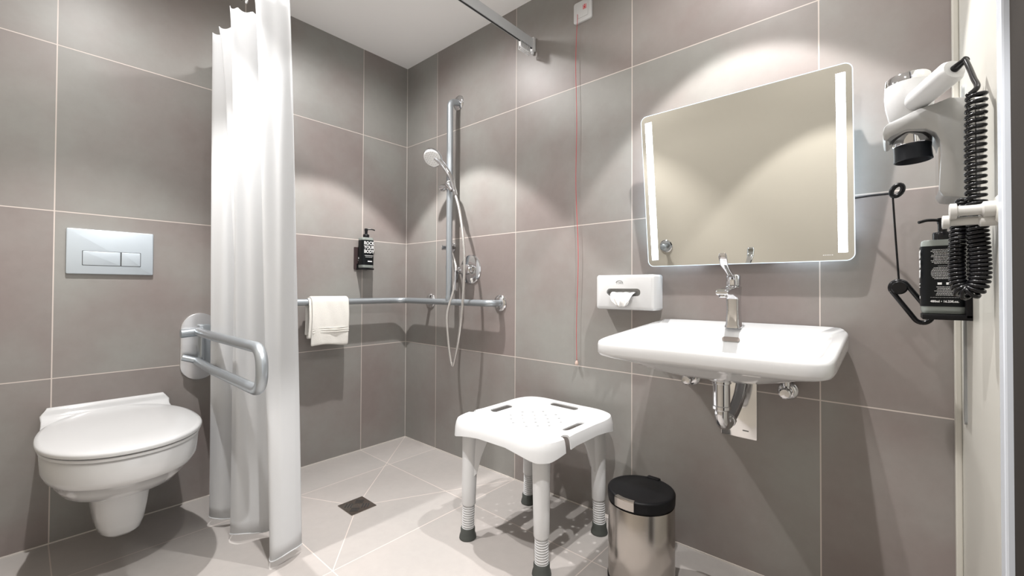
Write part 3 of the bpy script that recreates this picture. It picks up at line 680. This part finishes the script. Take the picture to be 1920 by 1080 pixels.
cuts.append(cb)
boolean(seat, cuts)
for sx, sy, fx, fy in ((-1,1,-.478,-1.080), (1,1,-.128,-1.082), (-1,-1,-.462,-1.408), (1,-1,-.128,-1.425)):
    top = Vector((SX+sx*.176, SY+sy*.163, .415)); ft = Vector((fx, fy, 0)); L = lambda z: ft.lerp(top, z/.415)
    b = nb(); zs = [.125,.128,.20,.34,.40,.4215]; rs = [.0245,.0255,.0265,.0285,.030,.030]
    tube(b, [L(z) for z in zs], rs, 28); lg_ = link(b, 'leg', PLAST, t)
    b = nb(); c = Vector((-sx, -sy, 0)).normalized(); n2 = c.cross(Vector((0,0,1)))
    p = [L(.418)+c*.01, L(.418)+c*.105, L(.40)+c*.090, L(.36)+c*.064, L(.30)+c*.042, L(.24)+c*.027, L(.22)+c*.010]
    loft(b, [[q+n2*.021 for q in p], [q-n2*.021 for q in p]]); link(b, 'brace', PLAST, lg_, bevel=.003)
    b = nb(); pr = []
    z = .036
    while z < .122: pr += [(.0188, z), (.0225, z+.0015), (.0225, z+.0045), (.0188, z+.0060)]; z += .0085
    tube(b, [L(z) for r_, z in pr], [r_ for r_, z in pr], 24); link(b, 'height_adjuster', PLAST, lg_, sharp=60)
    b = nb(); lathe(b, Matrix.Translation((fx, fy, 0)), [(.0300,0),(.0315,.003),(.0300,.012),(.0265,.022),(.0265,.036),(.0245,.040),(.022,.040)], 28); link(b, 'rubber_foot', RUBBER, lg_)

# ------------------------------------------------------------------ pedal bin
BX, BY, BR = -.270, -1.655, .101
BH = .007
t = thing('pedal_bin', 'round brushed steel pedal bin with black lid beside the shower stool', 'bin', (BX, BY, 0))
b = nb(); lathe(b, Matrix.Translation((BX, BY, 0)), [(BR-.003,.012),(BR,.014),(BR,.238+BH),(BR-.001,.240+BH)], 72); link(b, 'body', STEEL, t)
b = nb(); lathe(b, Matrix.Translation((BX, BY, 0)), [(BR-.002,0),(BR+.002,.001),(BR+.002,.012),(BR-.002,.014)], 72); link(b, 'base_ring', BLACKM, t)
b = nb(); lathe(b, Matrix.Translation((BX, BY, BH)), [(BR-.004,.239),(BR-.004,.245),(BR+.001,.246),(BR+.002,.272),(BR,.276),(BR-.006,.2785),(BR-.010,.277),(.05,.281),(.001,.282)], 72); link(b, 'lid', BLACKM, t, sharp=50)
dirp = Vector((-.95, .06, 0)).normalized(); a0 = math.atan2(dirp.y, dirp.x)
b = nb(); rings = []
for k in range(11):
    a = a0-.30+.60*k/10; u = Vector((math.cos(a), math.sin(a), 0)); c = Vector((BX, BY, BH))
    rings.append([c+u*r_+Vector((0,0,z)) for r_, z in ((BR+.0005,.249),(BR+.007,.250),(BR+.008,.276),(BR+.006,.279),(BR-.006,.2795),(BR-.006,.276),(BR+.001,.274))])
loft(b, rings); link(b, 'lid_tab', STEEL, t, sharp=30)
b = nb(); box(b, -.028, .028, -.030, .004, .004, .014); bmesh.ops.transform(b, matrix=Matrix.Translation((BX, BY, 0)+Vector(())) if False else Matrix.Translation(Vector((BX, BY, 0))+dirp*(BR+.018)) @ Matrix.Rotation(a0+pi/2, 4, 'Z'), verts=b.verts); link(b, 'pedal', BLACKM, t, bevel=.003)
b = nb(); box(b, BX+.085, BX+.106, BY-.022, BY+.022, .262, .2885); link(b, 'hinge_cover', BLACKM, t, bevel=.005)

# ------------------------------------------------------------------ hair dryer, its holder, hook
WY = -2.385
t = thing('hair_dryer_holder', 'silver arched wall holder carrying the hair dryer', 'hair dryer holder', (-.28, WY, 1.12))
pr = [(-2.383,1.309),(-2.347,1.318),(-2.325,1.312),(-2.298,1.307),(-2.272,1.296),(-2.250,1.288),(-2.243,1.280),(-2.240,1.266),(-2.242,1.251),(-2.248,1.249),(-2.254,1.256),(-2.279,1.266),(-2.311,1.260),(-2.325,1.249),(-2.331,1.233),(-2.333,1.20),(-2.331,1.16),(-2.330,1.125),(-2.336,1.112),(-2.383,1.101)]
pr = [(-2.252+(y+2.252)*.969, .914+(z-.914)*.969) for y, z in pr]
b = nb(); loft(b, [[Vector((x, y, z)) for y, z in pr] for x in (-.338, -.334, -.238, -.234)])
hold = link(b, 'arm', mat('silver_plastic', (.32,.32,.315), .3, .3), t, sharp=30, bevel=.003)
cb = nb(); lathe(cb, frame((-.286,-2.282,1.385), (0,-.045,-1), (1,0,0)), [(.0375,.04),(.0375,.22)], 40); boolean(hold, [cb])
b = nb(); loft(b, [[Vector((x, y, z)) for y, z in [(-2.3305,1.210),(-2.3300,1.12),(-2.3275,1.12),(-2.3275,1.210)]] for x in (-.329, -.243)]); link(b, 'bright_trim', CHROME, t, smooth=False)
b = nb(); plate(b, frame((-.28, WY, 1.20), (0,1,0)), .095, .215, .02, .004); link(b, 'wall_plate', PLAST, t)
HA = Vector((-.0,.13,-1)).normalized(); HA = Vector((0,-.045,-1)).normalized(); HO = Vector((-.286,-2.282,1.385))
t = thing('hair_dryer', 'white and chrome hair dryer with black nozzle resting in its wall holder', 'hair dryer', tuple(HO))
fr = frame(HO, HA, (1,0,0))
b = nb(); lathe(b, fr, [(.034,.012),(.0395,.018),(.0410,.040),(.0405,.062),(.036,.090),(.033,.097)], 44); link(b, 'barrel', PLAST, t)
b = nb(); lathe(b, fr, [(.030,.000),(.036,.0005),(.0385,.004),(.0395,.018),(.036,.019)], 44); link(b, 'rear_ring', CHROME, t)
b = nb(); lathe(b, fr, [(.001,-.001),(.026,-.001),(.031,.002),(.031,.006)], 36); link(b, 'rear_cap', PLASTG, t)
b = nb(); lathe(b, fr, [(.030,.092),(.0335,.096),(.0330,.118),(.0325,.140),(.0325,.153),(.030,.155)], 44); link(b, 'front_ring', CHROME, t)
b = nb(); lathe(b, fr, [(.024,.140),(.0318,.1545),(.0310,.162),(.0315,.178),(.0325,.187),(.0305,.188),(.024,.170)], 44); link(b, 'nozzle', mat('nozzle_black', (.008,.010,.014), .4, Specular_IOR_Level=.25), t)
h0, h1 = Vector((-.320,-2.296,1.318)), Vector((-.395,-2.344,1.338))
hd = (h1-h0).normalized()
hpts = [h0-hd*.020, h0-hd*.014, h0, h0+hd*.05, h1-hd*.004, h1+hd*.004]
b = nb(); tube(b, hpts, [.008,.017,.0215,.0225,.0225,.018], 32); link(b, 'handle', PLAST, t)
b = nb(); tube(b, [h1, h1+hd*.010, h1+hd*.024, h1+hd*.030], [.0075,.0070,.0055,.0060], 16); link(b, 'strain_relief', BLACK, t)
# cord: short lead, long spring coil hanging in a U
c0 = h1+hd*.028
lead = catmull([c0, Vector((-.440,-2.362,1.318)), Vector((-.470,-2.364,1.288)), Vector((-.493,-2.3655,1.264)), Vector((-.500,-2.3535,1.250))], 8)
U = catmull([(-.500,-2.3640,1.252),(-.500,-2.3620,1.16),(-.500,-2.3625,1.05),(-.500,-2.3655,.985),(-.500,-2.3665,.945),(-.500,-2.3630,.922),(-.497,-2.3540,.911),(-.492,-2.3440,.918),(-.488,-2.3405,.940),(-.484,-2.3410,.98),(-.480,-2.3440,1.03),(-.465,-2.352,1.075)], 40)
arc = [0]
for a, c in zip(U, U[1:]): arc.append(arc[-1]+(c-a).length)
hel = []; ph = 0; N = len(U)
def at_len(s):
    import bisect
    i = min(max(bisect.bisect(arc, s)-1, 0), N-2); f = (s-arc[i])/max(arc[i+1]-arc[i], 1e-9); return U[i].lerp(U[i+1], f), (U[i+1]-U[i]).normalized()
s = 0
while s < arc[-1]:
    p, tt = at_len(s); pitch = .0108 if s < .21 else .0070; rc = .0112 if s < .36 else .0094; nrm = (Vector((1,0,0))-tt*tt.x).normalized(); bn = tt.cross(nrm)
    hel.append(p+(nrm*math.cos(ph)+bn*math.sin(ph))*rc); ph += 2*pi/14; s += pitch/14
b = nb(); tube(b, lead, .0042, 10); tube(b, [lead[-1]]+hel, .0033, 7); link(b, 'coiled_cord', BLACK, t, sharp=180)
t = thing('wall_hook', 'double white peg hook on the wall in front of the coiled cord', 'wall hook', (-.53, WY, 1.03))
b = nb(); lathe(b, frame((-.54, WY, 1.046), (0,1,0)), [(.022,0),(.022,.003),(.018,.006)], 32); link(b, 'wall_disc', JAMB, t)
for nm, x, y1, z, r in (('large_peg', -.540, -2.327, 1.047, .0085), ('small_peg', -.530, -2.319, 1.031, .0072)):
    b = nb(); L_ = y1-WY-.002
    lathe(b, frame((x, WY+.002, z), (0,1,0)), [(r*1.5,0),(r*1.5,L_*.30),(r,L_*.34),(r,L_-.010),(r*1.55,L_-.0085),(r*1.6,L_-.001),(r*1.4,L_),(.001,L_)], 28); link(b, nm, mat('hook_white', (.44,.43,.41), .35), t)

# ------------------------------------------------------------------ hook on the painted wall opposite (seen in the mirror)
t = thing('robe_hook', 'round chrome hook on the painted wall opposite, reflected low in the mirror', 'wall hook', (-1.93,-.89,.78))
b = nb(); lathe(b, frame((-1.93,-.89,.78), (1,0,0)), [(.052,0),(.052,.004),(.045,.010),(.02,.012)], 40); link(b, 'rosette', CHROME, t)
b = nb(); lathe(b, frame((-1.92,-.89,.78), (1,0,0)), [(.014,0),(.014,.035),(.024,.040),(.026,.050),(.018,.056),(.001,.057)], 32); link(b, 'knob', SATIN, t)
